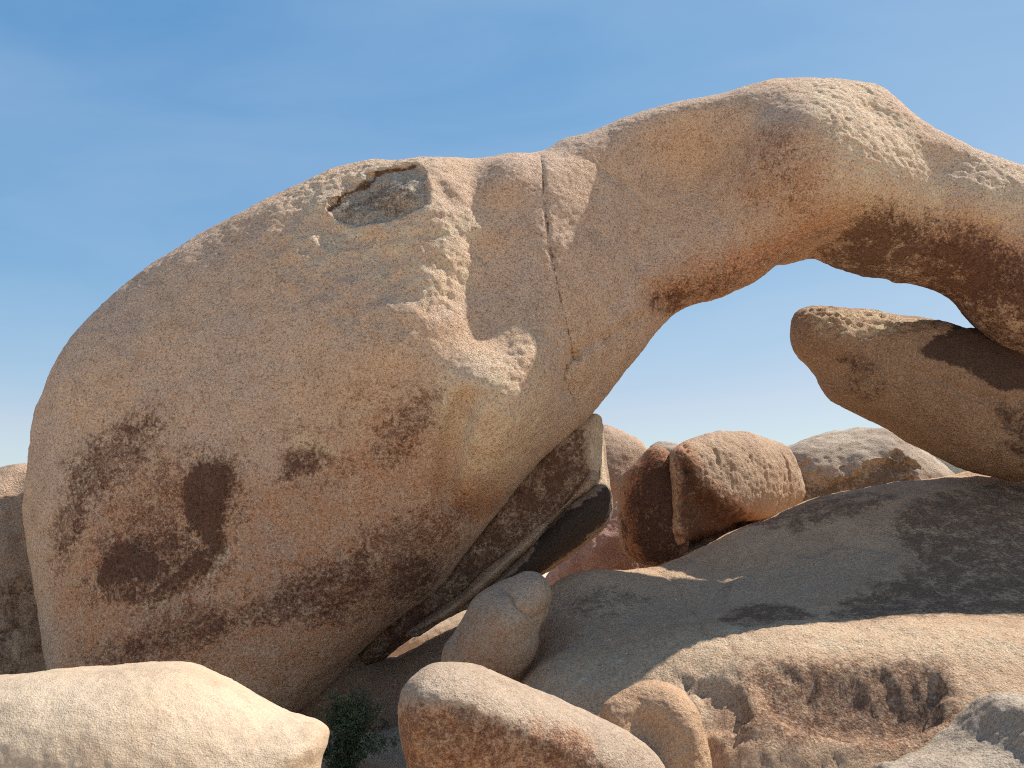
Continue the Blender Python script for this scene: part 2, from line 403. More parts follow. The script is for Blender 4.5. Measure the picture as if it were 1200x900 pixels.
def raw_mesh(name, verts, faces):
    """mesh from arrays (quads)"""
    me = bpy.data.meshes.new(name)
    nv, nf, k = len(verts), len(faces), faces.shape[1]
    me.vertices.add(nv); me.loops.add(nf * k); me.polygons.add(nf)
    me.vertices.foreach_set('co', np.ascontiguousarray(verts, np.float32).ravel())
    me.loops.foreach_set('vertex_index', np.ascontiguousarray(faces, np.int32).ravel())
    me.polygons.foreach_set('loop_start', np.arange(0, nf * k, k, dtype=np.int32))
    me.polygons.foreach_set('use_smooth', np.ones(nf, bool))
    me.update(calc_edges=True)
    return me

def get_arrays(me):
    co = np.empty(len(me.vertices) * 3, np.float32); me.vertices.foreach_get('co', co)
    no = np.empty(len(me.vertices) * 3, np.float32); me.vertex_normals.foreach_get('vector', no)
    return co.reshape(-1, 3), no.reshape(-1, 3)

class Stone:
    """one boulder being carved: outline swollen to a solid, refined, sculpted, grained, stained"""
    def __init__(self, name, spec=None, levels=1, verts=None, faces=None, axes=(0, 2), relax=2):
        self.name, self.axes = name, axes
        if verts is None:
            s = SPEC[spec]
            verts, faces = pillow(np.array(OUTLINE[spec]), s['Y'], s['front'], s['back'], s['L'], s['g'], s['tilt'])
        if relax:
            e = np.concatenate([faces[:, [0, 1]], faces[:, [1, 2]], faces[:, [2, 3]], faces[:, [3, 0]]])
            for _ in range(relax):
                acc = np.zeros_like(verts); cnt = np.zeros(len(verts))
                for a, b in ((0, 1), (1, 0)):
                    for k in range(3):
                        acc[:, k] += np.bincount(e[:, a], verts[e[:, b], k], len(verts))
                    cnt += np.bincount(e[:, a], minlength=len(verts))
                verts = verts * 0.5 + 0.5 * acc / cnt[:, None]
        me = raw_mesh(name, verts, faces)
        self.cco, self.cno = get_arrays(me)
        self.cpx = survey(self.cco)
        if levels:
            o = bpy.data.objects.new('carving', me)
            scene.collection.objects.link(o)
            md = o.modifiers.new('refine', 'SUBSURF'); md.levels = levels
            dg = bpy.context.evaluated_depsgraph_get()
            fine = bpy.data.meshes.new_from_object(o.evaluated_get(dg))
            bpy.data.objects.remove(o); bpy.data.meshes.remove(me)
            me = fine; me.name = name
        self.me = me
        self.co, self.no = get_arrays(me)
        self.masks = {k: np.zeros(len(self.co), np.float32) for k in ('varnish_shade', 'rust', 'pale', 'grey', 'mottle', 'rough')}
    # -- anchoring a measured spot on the stone's own surface
    def spot(self, px, py):
        view = self.cco - np.array([0, 0, EYE], np.float32)
        facing = (view * self.cno).sum(1) < 0
        d = (self.cpx[:, 0] - px) ** 2 + (self.cpx[:, 1] - py) ** 2 + np.where(facing, 0, 1e7)
        # blend the few nearest for a sub-cell answer
        i = np.argpartition(d, 4)[:4]
        w = 1 / (d[i] + 1.0)
        return (self.cco[i] * w[:, None]).sum(0) / w.sum()
    def line(self, pts, n=0):
        return np.array([self.spot(*p) for p in pts])[:, list(self.axes)]
    @property
    def Q(self): return self.co[:, list(self.axes)]
    def face(self):
        if self.axes == (0, 2): return smooth((-self.no[:, 1] + 0.1) / 0.5)
        return smooth((self.no[:, 2] + 0.1) / 0.4)
    def out(self):
        return (0, -1, 0) if self.axes == (0, 2) else (0, 0, 1)
    def refresh(self):
        self.me.vertices.foreach_set('co', self.co.ravel()); self.me.update()
        self.no = get_arrays(self.me)[1]
    def push(self, amt, direction=None):
        d = self.no if direction is None else np.array(direction, np.float32)
        self.co = self.co + np.asarray(amt, np.float32)[:, None] * d
    # -- brushes (measured points; metres)
    def dome(self, pts, amp, fall, curved=True, wobble=0.0, shift=0.0, whole=False):
        L = self.line(pts)
        poly = spline(L, 5) if curved else L
        d = poly_sdf(self.Q, poly) + shift
        if wobble: d = d + wobble * fbm(self.co, 6, 3, 0.6, 40)
        self.push(amp * smooth(d / fall) * (1.0 if whole else self.face()), self.out())
    def groove(self, pts, depth, width, wobble=0.0):
        L = self.line(pts)
        Q = self.Q
        if wobble: Q = Q + wobble * np.stack([fbm(self.co, 5, 3, 0.6, 50), fbm(self.co, 5, 3, 0.6, 60)], 1)
        d = poly_sdf(Q, L, closed=False)
        self.push(-depth * np.exp(-(d / width) ** 2) * self.face(), self.out())
    def bump(self, p, amp, rx, ry=None, rot=0.0):
        c = self.spot(*p)[list(self.axes)]
        q = self.Q - c
        a = math.radians(rot)
        u, v = q[:, 0] * math.cos(a) + q[:, 1] * math.sin(a), -q[:, 0] * math.sin(a) + q[:, 1] * math.cos(a)
        self.push(amp * np.exp(-(u / rx) ** 2 - (v / (ry or rx)) ** 2) * self.face(), self.out())
    def lean(self, pts, amp, fall):
        """ground to the right of a line (drawn downwards) leans away"""
        L = self.line(pts)
        Q = self.Q
        side = np.zeros(len(Q)); best = np.full(len(Q), 1e9)
        for a, b in zip(L[:-1], L[1:]):
            ab = b - a
            t = np.clip(((Q - a) @ ab) / (ab @ ab), 0, 1)
            r = Q - a - t[:, None] * ab
            dd = (r * r).sum(1)
            s = ab[0] * r[:, 1] - ab[1] * r[:, 0]
            side = np.where(dd < best, s, side); best = np.minimum(best, dd)
        self.push(-amp * np.where(side > 0, np.sqrt(best) / fall, 0) ** 1.3, self.out())
    def ridge(self, pts, amp, left, right):
        """a crest along a line (drawn downwards); widths to its left and right"""
        L = self.line(pts)
        Q = self.Q
        d = poly_sdf(Q, L, closed=False)
        side = np.zeros(len(Q)); best = np.full(len(Q), 1e9)
        for a, b in zip(L[:-1], L[1:]):
            ab = b - a
            t = np.clip(((Q - a) @ ab) / (ab @ ab), 0, 1)
            r = Q - a - t[:, None] * ab
            dd = (r * r).sum(1)
            s = -(ab[0] * r[:, 1] - ab[1] * r[:, 0]) / (np.sqrt(ab @ ab) * np.sqrt(dd) + 0.02)
            side = np.where(dd < best, s, side); best = np.minimum(best, dd)
        w = left + (right - left) * smooth(0.5 - 0.5 * side)
        self.push(amp * smooth(1 - d / w) * self.face(), self.out())
    def stain(self, kind, pts, weight=1.0, soft=0.08, front=True, grow=0.0):
        poly = spline(self.line(pts), 5)
        d = poly_sdf(self.Q, poly) + grow
        near = np.abs(d) < 0.6
        d[near] += (0.055 * fbm(self.co[near], 3.5, 4, 0.6, 90)).astype(np.float32)
        m = weight * smooth(0.5 + d / (2 * soft))
        if front: m = m * self.face()
        self.masks[kind] = np.maximum(self.masks[kind], m.astype(np.float32))
    def seam(self, kind, pts, width, weight=1.0, wobble=0.02):
        """dark line painted along a joint for the shade of its depth"""
        Q = self.Q + wobble * np.stack([fbm(self.co, 5, 3, 0.6, 50), fbm(self.co, 5, 3, 0.6, 60)], 1)
        m = weight * np.exp(-(poly_sdf(Q, self.line(pts), closed=False) / width) ** 2) * self.face()
        self.masks[kind] = np.maximum(self.masks[kind], m.astype(np.float32))
    def patch(self, kind, p, radius, weight=1.0, squash=(1, 1, 1)):
        c = self.spot(*p)
        r = np.sqrt((((self.co - c) / (radius * np.array(squash))) ** 2).sum(1))
        m = weight * smooth(1.5 - r)
        self.masks[kind] = np.maximum(self.masks[kind], m.astype(np.float32))
    def weather(self, lump=0.03, mid=0.008, fine=0.004, rough=0.012, seed=0, lump_freq=0.9):
        P = self.co + seed * 3.1
        self.refresh()
        d = lump * fbm(P, lump_freq, 2, 0.5, seed) + mid * fbm(P, 4.0, 3, 0.5, seed + 5)
        d = d + fine * fbm(P, 22.0, 2, 0.6, seed + 9)
        if self.masks['rough'].any():
            r = fbm(P, 17.0, 2, 0.8, seed + 14)
            d = d + self.masks['rough'] * rough * np.clip(r, -1.2, 0.5)
        self.push(d)
    def finish(self, mat, label, category='boulder', group=None, kind=None):
        co = self.co
        base = np.array([float((co[:, 0].min() + co[:, 0].max()) / 2), float((co[:, 1].min() + co[:, 1].max()) / 2), float(co[:, 2].min())], np.float32)
        self.me.vertices.foreach_set('co', np.ascontiguousarray(co - base, np.float32).ravel())
        for k, v in self.masks.items():
            if k != 'rough':
                a = self.me.attributes.new(k, 'FLOAT', 'POINT')
                a.data.foreach_set('value', np.ascontiguousarray(v, np.float32))
        self.me.update()
        self.me.polygons.foreach_set('use_smooth', np.ones(len(self.me.polygons), bool))
        o = link_mesh(self.name, self.me, mat)
        o.location = base
        return tag(o, label, category, group, kind)

# ------------------------------------------------------------------ the setting: ground and far hills
def sheet(name, xs, ys, zfun, mat, label=None, category=None):
    X, Y = np.meshgrid(xs, ys, indexing='ij')
    v = np.stack([X.ravel(), Y.ravel(), zfun(X.ravel(), Y.ravel())], 1)
    i = np.arange(X.size).reshape(X.shape)
    f = np.stack([i[:-1, :-1], i[1:, :-1], i[1:, 1:], i[:-1, 1:]], -1).reshape(-1, 4)
    me = raw_mesh(name, v, f)
    return link_mesh(name, me, mat)

M_SAND = granite('desert_sand', (218, 192, 160), (224, 200, 170), grain=0.7, scale=0.4, grain_size=0.6)
M_HILL = granite('hill_rock', (206, 182, 158), (190, 164, 140), grain=0.6, scale=0.12, grain_size=12.0)

def graded(*spans):
    out = []
    for a, b, s in spans: out.append(np.arange(a, b, s))
    return np.concatenate(out + [[spans[-1][1]]])

def ground_z(x, y):
    z = -0.75 + 0.75 * smooth((4.5 - y) / 5.0)
    p = np.stack([x, y, 0 * x], 1)
    z = z + 0.10 * fbm(p, 0.35, 3, 0.5, 3) + 0.012 * fbm(p, 5.0, 3, 0.6, 8)
    far = smooth((np.hypot(x, y) - 18) / 60)
    return z + far * (1.5 * fbm(p, 0.012, 3, 0.5, 21))
gx = graded((-3000, -400, 200), (-400, -60, 20), (-60, -14, 2), (-14, 14, 0.16), (14, 60, 2), (60, 400, 20), (400, 3000, 200))
gy = graded((-600, -60, 60), (-60, -8, 4), (-8, 0, 0.5), (0, 17, 0.16), (17, 60, 2), (60, 400, 20), (400, 4000, 200))
ground = sheet('ground', gx, gy, ground_z, M_SAND)
tag(ground, kind='structure')

def hill(name, px0, px1, ytop, Y, depth, mat, seed, rough=0.06):
    """a low rounded ridge far off"""
    a, b = at(px0, ytop, Y), at(px1, ytop, Y)
    cx, w, h = (a[0] + b[0]) / 2, (b[0] - a[0]) / 2, a[2] + 2.0
    xs = np.linspace(cx - w, cx + w, 120); ys = np.linspace(Y - depth * 0.6, Y + depth, 60)
    def z(x, y):
        r = np.sqrt(((x - cx) / w) ** 2 + ((y - Y) / np.where(y < Y, depth * 0.6, depth)) ** 2)
        p = np.stack([x, y, 0 * x], 1) / w
        return -2.5 + h * (1.02 - smooth(r)) + h * rough * fbm(p, 3.5, 5, 0.6, seed) * (1 - smooth(r * 0.9))
    return tag(sheet(name, xs, ys, z, mat), kind='structure')
hill('hill', -900, 300, 511, 90.0, 60.0, M_HILL, 4)
hill('hill', 250, 900, 545, 160.0, 80.0, M_HILL, 7)
hill('hill', 1150, 2300, 530, 140.0, 90.0, M_HILL, 9)
M_DARKHILL = granite('scrub_hill', (98, 92, 80), (120, 110, 94), grain=0.6, scale=0.05, grain_size=20.0)
hill('hill', 860, 1260, 501, 330.0, 120.0, M_DARKHILL, 12, 0.03)

# ------------------------------------------------------------------ the arch
M_ARCH = granite('arch_granite', (218, 182, 148), (208, 178, 152), grain=1.45)
A = Stone('arch_rock', 'arch', levels=2)
# swollen lobe above the undercut, its right flank falling away
A.bump((590,495), 0.66, 0.6, 0.8, 20)
A.groove([(548,480),(532,520),(523,560),(530,588),(560,606),(590,600)], 0.2, 0.11)
A.bump((628,425), 0.16, 0.26, 0.34)
A.bump((640,480), 0.10, 0.22, 0.3)
A.bump((690,435), 0.08, 0.14, 0.2)
A.dome([(640,120),(650,200),(665,300),(690,400),(760,420),(860,350),(930,330),(960,280),(950,180),(930,60)], -0.35, 1.8, shift=0.4)
A.groove([(634,182),(640,240),(646,290),(655,340),(663,375),(670,402),(673,418)], 0.018, 0.02, 0.006)
A.groove([(673,418),(664,440),(668,462),(676,476)], 0.07, 0.06, 0.02)
A.groove([(673,414),(700,398),(735,378),(760,365)], 0.05, 0.05, 0.02)
A.groove([(735,390),(712,420),(694,448),(680,466)], 0.05, 0.05, 0.02)
# ridge beside the flaked scar, hollows round it
A.bump((440,420), 0.24, 1.25, 1.0)
A.ridge([(500,185),(500,240),(508,300),(500,360),(475,420)], 0.2, 0.9, 0.6)
A.ridge([(598,176),(594,215),(575,270)], 0.09, 0.4, 0.35)
A.ridge([(390,240),(350,275),(360,320)], 0.04, 0.3, 0.4)
A.bump((590,230), -0.03, 0.25)
A.dome([(433,205),(457,202),(490,200),(503,213),(506,230),(504,248),(487,257),(457,265),(420,267),(400,257),(383,250),(385,238),(400,228),(427,215)], -0.06, 0.035, wobble=0.02)
A.bump((470,232), 0.05, 0.25, 0.15)
A.groove([(385,243),(400,229),(427,214),(440,205),(488,202)], 0.04, 0.03, 0.015)
A.dome([(385,252),(430,268),(440,282),(410,296),(378,288),(368,268)], -0.02, 0.04, wobble=0.02)
# hump over the opening
A.bump((800,235), -0.25, 1.0, 0.8)
A.bump((820,165), -0.3, 0.75, 0.5)
A.groove([(585,250),(580,330),(572,400)], 0.12, 0.3)
A.push(0.5 * np.exp(-((A.co[:, 0] - 5.0) / 0.9) ** 2 - ((A.co[:, 2] - 4.6) / 0.8) ** 2) * smooth(A.no[:, 1] / 0.4), A.out())   # unseen rear of the span cut back so sun reaches the balanced boulder
A.ridge([(925,175),(945,212),(962,240)], 0.46, 0.9, 1.4)
A.bump((1020,130), -0.05, 0.14, 0.10)
A.bump((1112,190), -0.07, 0.32, 0.22)
A.bump((1150,235), 0.05, 0.3)
A.bump((785,348), -0.12, 0.22, 0.16)
A.dome([(955,292),(990,287),(1040,300),(1056,320),(1050,332),(1010,325),(975,312)], 0.03, 0.03)
# shallow hollow of the old varnish, lower left
A.groove([(120,712),(170,712),(215,698),(245,675),(262,640)], 0.02, 0.09)
A.bump((170,590), -0.05, 0.6)
# uneven, flaking ground round the scar
L = spline(A.line([(310,250),(400,195),(520,190),(580,260),(560,360),(480,430),(400,400),(330,330)]), 5)
A.push(0.04 * fbm(A.co, 2.6, 3, 0.55, 77) * smooth(poly_sdf(A.Q, L) / 0.4 + 0.3), A.out())
# stains; shade inside the cracks painted dark along the seams
A.seam('varnish_shade', [(634,182),(640,240),(646,290),(655,340),(663,375),(670,402),(673,418)], 0.013, 0.62, 0.006)
A.seam('varnish_shade', [(673,418),(664,440),(668,462),(676,476)], 0.02, 0.5)
A.seam('varnish_shade', [(673,414),(700,398),(735,378),(760,365)], 0.02, 0.42)
A.seam('varnish_shade', [(384,246),(400,230),(427,214),(440,205),(488,202)], 0.024, 0.8)  # shadow under the scar's overhanging lip, painted as a dark line
A.stain('varnish_shade', [(216,572),(222,544),(236,535),(251,531),(272,543),(277,560),(268,588),(269,613),(263,640),(245,648),(228,630),(216,612)], 0.84, 0.12)
A.stain('varnish_shade', [(107,668),(115,650),(140,631),(165,626),(185,636),(192,655),(185,680),(150,690),(115,692)], 0.84, 0.12)
A.stain('varnish_shade', [(100,700),(112,650),(165,620),(215,600),(225,550),(250,530),(280,548),(272,630),(252,675),(180,714)], 0.5, 0.12)
A.stain('varnish_shade', [(180,690),(215,650),(262,630),(252,668),(225,690),(190,706)], 0.66, 0.10)
for pts, w in (([(60,660),(78,560),(100,515),(150,480),(200,470),(190,530),(150,570),(110,620),(85,665)], 0.9),
               ([(130,790),(90,760),(160,740),(230,700),(300,690),(380,645),(440,620),(520,590),(560,610),(500,700),(440,720),(380,725),(300,745),(220,775)], 0.95),
               ([(190,540),(225,520),(290,530),(290,640),(250,700),(100,720),(95,640)], 0.8),
               ([(370,560),(420,530),(450,480),(500,455),(520,480),(500,530),(450,555),(400,570)], 0.9),
               ([(330,500),(400,470),(470,440),(500,460),(440,500),(400,535),(340,540)], 0.5),
               ([(420,640),(520,590),(560,620),(500,710),(440,720)], 0.8),
               ([(860,170),(920,150),(970,200),(940,260),(880,240)], 0.45),
               ([(760,340),(850,300),(960,280),(1060,255),(1200,290),(1280,440),(1120,385),(950,310),(860,350),(790,372)], 0.8)):
    A.stain('mottle', pts, w, 0.25, False)
A.stain('pale', [(262,640),(268,645),(250,680),(215,700),(150,716),(120,718),(150,708),(210,692),(244,672)], 0.8, 0.04)
A.stain('pale', [(340,520),(360,512),(395,528),(405,538),(380,534)], 0.6, 0.05)
A.stain('pale', [(383,252),(400,259),(420,269),(457,267),(487,259),(504,250),(504,256),(487,264),(457,272),(418,274),(396,264)], 0.9, 0.03)
A.stain('varnish_shade', [(65,640),(80,560),(100,515),(150,485),(195,475),(180,525),(140,560),(110,600),(85,655)], 0.44, 0.10)
A.stain('varnish_shade', [(324,552),(338,528),(370,525),(402,540),(380,562),(330,567)], 0.58, 0.12)
A.stain('varnish_shade', [(380,560),(420,540),(455,495),(490,462),(514,468),(512,500),(490,528),(440,550),(410,562)], 0.36, 0.14)
A.stain('varnish_shade', [(448,685),(470,650),(512,648),(520,685),(495,708),(462,708)], 0.55, 0.12)
A.stain('varnish_shade', [(105,780),(160,742),(230,716),(300,700),(380,655),(435,635),(445,690),(380,725),(300,738),(200,768)], 0.44, 0.14)
A.stain('varnish_shade', [(990,290),(1060,275),(1130,290),(1210,325),(1280,440),(1200,425),(1125,382),(1060,340),(1000,320)], 0.7, 0.34, False, 0.22)
A.stain('varnish_shade', [(768,345),(800,328),(840,335),(870,340),(820,358),(785,372)], 0.5, 0.08)
A.stain('rust', [(130,560),(200,540),(300,560),(380,520),(500,500),(540,600),(600,560),(560,630),(480,715),(380,790),(250,800),(100,785),(60,700),(90,620)], 0.6, 0.3)
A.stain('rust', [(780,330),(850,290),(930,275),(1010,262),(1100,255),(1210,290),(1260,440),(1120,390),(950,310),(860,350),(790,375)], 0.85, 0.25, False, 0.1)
A.stain('rust', [(860,170),(920,150),(960,200),(940,260),(880,230)], 0.35, 0.2)
A.stain('rust', [(525,600),(545,560),(600,570),(640,530),(600,590),(560,620)], 0.8, 0.10)
A.stain('pale', [(388,246),(402,230),(430,212),(492,203),(504,225),(503,250),(455,264),(405,258)], 0.6, 0.06)
A.stain('grey', [(388,246),(402,230),(430,212),(492,203),(504,225),(503,250),(455,264),(405,258)], 0.95, 0.06)
A.stain('mottle', [(400,240),(440,222),(480,215),(490,240),(450,258),(410,256)], 0.8, 0.1)
A.stain('pale', [(500,450),(560,420),(620,440),(640,500),(600,560),(545,560)], 0.62, 0.4)  # fresh paler rock, plus bounce light from the ground put into the colour
for pts, w in (([(330,230),(400,195),(500,186),(510,230),(560,250),(560,330),(530,370),(480,370),(420,330),(350,310)], 0.5),
               ([(930,100),(1000,92),(1060,130),(1110,200),(1120,280),(1030,300),(960,230)], 0.6),
               ([(600,390),(660,390),(690,440),(660,510),(600,540),(590,470)], 0.3),
               ([(1110,170),(1210,195),(1210,280),(1130,260)], 0.5)):
    A.stain('pale', pts, w * 0.9, 0.3)  # pale flaked rock; also lightens the sunlit patches in the colour
    A.stain('rough', pts, 1.0, 0.2)
A.weather(0.05, 0.010, 0.0045, 0.010, seed=1, lump_freq=0.55)
A.finish(M_ARCH, 'huge tan granite arch curving over the blue opening, with a flaked scar on its shoulder', 'rock arch')

# ------------------------------------------------------------------ the sloping slab under the arch
def tps(ctrl, xy):
    c = np.asarray(ctrl, float)
    U = lambda r2: np.where(r2 > 0, r2 * np.log(np.maximum(r2, 1e-12)), 0)
    n = len(c)
    K = U(((c[:, None, :2] - c[None, :, :2]) ** 2).sum(-1)) + np.eye(n) * 0.01
    Pm = np.concatenate([np.ones((n, 1)), c[:, :2]], 1)
    M = np.block([[K, Pm], [Pm.T, np.zeros((3, 3))]])
    w = np.linalg.solve(M, np.concatenate([c[:, 2], np.zeros(3)]))
    out = np.zeros(len(xy))
    for k in range(n):
        out += w[k] * U(((xy - c[k, :2]) ** 2).sum(1))
    return out + w[n] + xy @ w[n + 1:]

ctrl = [at(*p) for p in [
    (640,692,8.75),(690,672,9.05),(770,658,9.5),(840,630,10.05),(940,592,10.6),(1040,567,10.8),(1140,553,11.0),(1167,563,10.5),(1260,572,10.4),(1240,548,11.2),(1400,545,11.2),(1560,560,11.2),
    (655,745,8.0),(760,710,8.3),(860,680,8.6),(1000,655,8.6),(1200,640,8.6),(1450,640,8.6),
    (620,792,7.3),(720,775,7.2),(850,742,7.1),(1000,730,7.0),(1200,737,6.9),(1450,745,6.9),
    (690,838,6.75),(850,790,6.55),(1000,768,6.4),(1200,762,6.35),(1450,770,6.3),
    (730,905,6.35),(860,870,6.05),(1000,860,5.85),(1200,850,5.75),(1450,860,5.7),
    (760,1010,5.9),(900,1010,5.5),(1100,1010,5.3),(1450,1020,5.2)]]
for x, y, z in [(-0.55,10.0,-0.7),(-0.45,8.4,-0.7),(-0.5,7.2,-0.7),(-0.3,6.2,-0.8),(0.3,5.6,-0.8),(0.2,9.8,-0.4),(1.4,10.7,0.0),(3.0,11.8,0.4),(5,12.1,0.9),(7,12.5,1.0),(10,12.5,1.0),(11.5,11,1.2),(11.5,8.6,0.8),(11.5,6.5,0.1),(11.5,5,-0.8)]:
    ctrl.append(np.array([x, y, z]))
sx, sy = np.arange(-0.9, 11.0, 0.05), np.arange(5.0, 12.8, 0.05)
SX, SY = np.meshgrid(sx, sy, indexing='ij')
SZ = tps(ctrl, np.stack([SX.ravel(), SY.ravel()], 1)).reshape(SX.shape)
def heightfield_solid(SX, SY, SZ, floor):
    nx, ny = SX.shape
    top = np.stack([SX.ravel(), SY.ravel(), np.maximum(SZ, floor + 0.02).ravel()], 1)
    i = np.arange(nx * ny).reshape(nx, ny)
    f = [np.stack([i[:-1, :-1], i[1:, :-1], i[1:, 1:], i[:-1, 1:]], -1).reshape(-1, 4)]
    ring = np.concatenate([i[:-1, 0], i[-1, :-1], i[:0:-1, -1], i[0, :0:-1]])
    low = top[ring].copy(); low[:, 2] = floor
    b = len(top) + np.arange(len(ring)); n = len(ring)
    k = np.arange(n)
    f.append(np.stack([ring, b, np.roll(b, -1), np.roll(ring, -1)], 1))
    return np.concatenate([top, low]), np.concatenate(f)
v, f = heightfield_solid(SX, SY, SZ, -1.4)
M_SLAB = granite('slab_granite', (208, 174, 138), (196, 162, 128), varnish_shade=(104, 82, 66), rust=(140, 98, 70), pale=(222, 198, 166), grey=(156, 140, 120))
S = Stone('sloping_slab', levels=1, verts=v, faces=f, axes=(0, 1), relax=0)
S.stain('varnish_shade', [(1030,610),(1100,575),(1230,565),(1500,580),(1500,720),(1200,730),(1050,728),(960,720),(1000,690),(1060,660)], 0.58, 0.25)
S.stain('varnish_shade', [(840,720),(900,700),(960,715),(930,730),(860,732)], 0.6, 0.15)
S.stain('varnish_shade', [(870,600),(960,585),(1050,580),(1030,600),(930,620)], 0.5, 0.12)
S.stain('varnish_shade', [(660,700),(740,690),(790,700),(720,730),(660,730)], 0.4, 0.15)
S.stain('grey', [(650,700),(800,670),(1000,640),(1060,655),(960,700),(850,715),(700,770),(630,780)], 0.45, 0.3)
S.stain('rust', [(870,790),(960,775),(1080,775),(1120,800),(1110,860),(1000,880),(900,850)], 0.6, 0.15)
S.stain('rust', [(820,800),(880,800),(900,860),(840,880)], 0.6, 0.15)
S.stain('varnish_shade', [(960,790),(1060,780),(1115,795),(1105,845),(1000,850),(940,830)], 0.42, 0.15)
S.stain('rough', [(640,790),(850,735),(1200,742),(1500,750),(1500,1000),(800,1000),(700,850)], 1.0, 0.2)
S.stain('pale', [(640,790),(850,735),(1200,742),(1500,750),(1500,800),(1100,775),(900,770),(860,860),(760,860)], 0.3, 0.2)
S.stain('mottle', [(860,780),(960,768),(1080,770),(1130,800),(1110,870),(1000,885),(890,860)], 0.8, 0.2)
S.dome([(870,790),(960,772),(1080,772),(1122,800),(1110,860),(1000,880),(900,855)], -0.26, 0.32, wobble=0.03)
S.dome([(800,800),(860,790),(885,830),(860,870),(820,860)], -0.08, 0.12, wobble=0.06)
S.groove([(775,668),(790,690),(805,705),(830,740),(860,765)], 0.02, 0.03, 0.05)
S.groove([(845,690),(860,665),(890,655),(900,652)], 0.02, 0.03, 0.05)
S.dome([(850,700),(870,672),(1000,640),(1060,655),(1050,690),(960,712),(880,718)], 0.02, 0.04, wobble=0.06)
S.weather(0.05, 0.012, 0.004, 0.010, seed=31, lump_freq=0.7)
S.finish(M_SLAB, 'broad grey brown granite slab sloping up under the arch, half in its shadow', 'rock slab')

# ------------------------------------------------------------------ boulders round the arch
T1 = dict(base=(194, 166, 138), alt=(182, 154, 128))
M_TAN = granite('tan_granite', seed=3.0, **T1)
M_BROWN = granite('brown_granite', (170, 136, 106), (160, 126, 98), seed=5.0, varnish_shade=(62, 46, 40))
M_PALE = granite('pale_granite', (208, 184, 154), (200, 174, 144), grain=0.7, seed=7.0, grain_size=0.45, relief=0.6)
M_GREY = granite('grey_granite', (194, 176, 152), (182, 162, 140), seed=9.0, varnish_shade=(92, 80, 70))
M_PINK = granite('pink_granite', (196, 156, 136), (186, 148, 130), seed=11.0)
M_WARM = granite('warm_granite', (196, 172, 146), (188, 164, 138), seed=13.0, grain_size=0.7)
M_KNOB = granite('orange_granite', (206, 168, 130), (196, 158, 122), seed=17.0, grain_size=0.7)
M_BLACK = granite('shade_black_granite', (166, 140, 116), (150, 126, 106), seed=15.0, varnish_shade=(40, 33, 30))

b = Stone('balanced_boulder', 'balanced', 1)
b.stain('varnish_shade', [(1080,410),(1110,385),(1140,375),(1210,395),(1215,450),(1170,455),(1120,430)], 0.9, 0.08)
b.stain('varnish_shade', [(970,420),(1020,415),(1050,460),(1000,470)], 0.42, 0.15)
b.stain('varnish_shade', [(1160,480),(1230,470),(1230,560),(1170,540)], 0.5, 0.15)
b.ridge([(985,362),(980,385),(985,405)], 0.10, 0.3, 0.4)
b.lean([(925,412),(955,398),(1005,400),(1055,388),(1112,384)], 0.13, 0.3)
b.stain('pale', [(940,356),(1000,356),(1090,366),(1060,384),(1000,398),(955,392)], 0.5, 0.12)
b.groove([(1060,430),(1110,450),(1150,465),(1200,470)], 0.04, 0.05, 0.03)
b.stain('rough', [(940,355),(1110,365),(1090,390),(1000,405),(950,395)], 1.0, 0.15)
b.weather(0.05, 0.012, 0.005, 0.03, seed=44)
b.finish(M_BROWN, 'brown boulder with a blunt overhanging end, balanced on the slab behind the arch')

for key, nm, lab, mat, sd in (
    ('sheet_upper', 'rock_sheet', 'tilted granite sheet tucked directly under the arch rock, topmost of three layers', M_TAN, 51),
    ('sheet_middle', 'rock_sheet', 'thin granite sheet sandwiched in the middle of three tilted layers under the arch', M_TAN, 53),
    ('sheet_lower', 'rock_sheet', 'granite sheet with shade painted black on its belly, lowest of three tilted layers under the arch', M_BLACK, 55)):
    b = Stone(nm, key, 1)
    if key == 'sheet_lower':
        b.stain('varnish_shade', [(590,690),(640,625),(690,580),(712,572),(714,600),(690,630),(650,660),(610,690)], 1.0, 0.05)  # deep shade of the underside painted in as black
    if key == 'sheet_upper':
        b.lean([(696,470),(689,500),(690,530),(697,560),(706,590),(712,630)], 0.35, 0.25)
        b.stain('varnish_shade', [(400,810),(470,700),(600,570),(680,500),(690,540),(700,570),(600,690),(450,800)], 0.55, 0.1)  # occlusion shade under the arch painted into the sheet's colour
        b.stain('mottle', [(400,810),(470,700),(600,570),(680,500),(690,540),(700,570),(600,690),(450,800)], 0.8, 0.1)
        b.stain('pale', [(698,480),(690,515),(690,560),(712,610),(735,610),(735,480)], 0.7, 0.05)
    b.weather(0.02, 0.01, 0.004, seed=sd)
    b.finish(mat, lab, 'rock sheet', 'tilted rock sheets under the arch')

b = Stone('sunlit_boulder', 'twin', 1)
b.dome([(775,500),(800,510),(812,545),(850,585),(905,618),(860,660),(770,670)], -0.32, 0.3, wobble=0.05)
b.dome([(780,640),(830,622),(880,602),(912,600),(915,640),(790,690)], -0.4, 0.2)
b.groove([(836,508),(836,525),(842,545)], 0.03, 0.03)
b.groove([(910,520),(925,545),(928,575)], 0.03, 0.03)
b.stain('varnish_shade', [(785,540),(800,530),(830,560),(880,600),(900,615),(830,650),(790,655)], 0.72, 0.2)
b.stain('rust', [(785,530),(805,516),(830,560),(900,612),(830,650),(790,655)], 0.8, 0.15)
b.stain('rough', [(800,508),(945,520),(945,600),(880,590),(800,560)], 1.0, 0.15)
b.weather(0.04, 0.016, 0.005, 0.008, seed=61)
b.finish(M_TAN, 'rounded tan boulder, sunlit on its right flank, on the slab crest behind the arch', 'boulder')

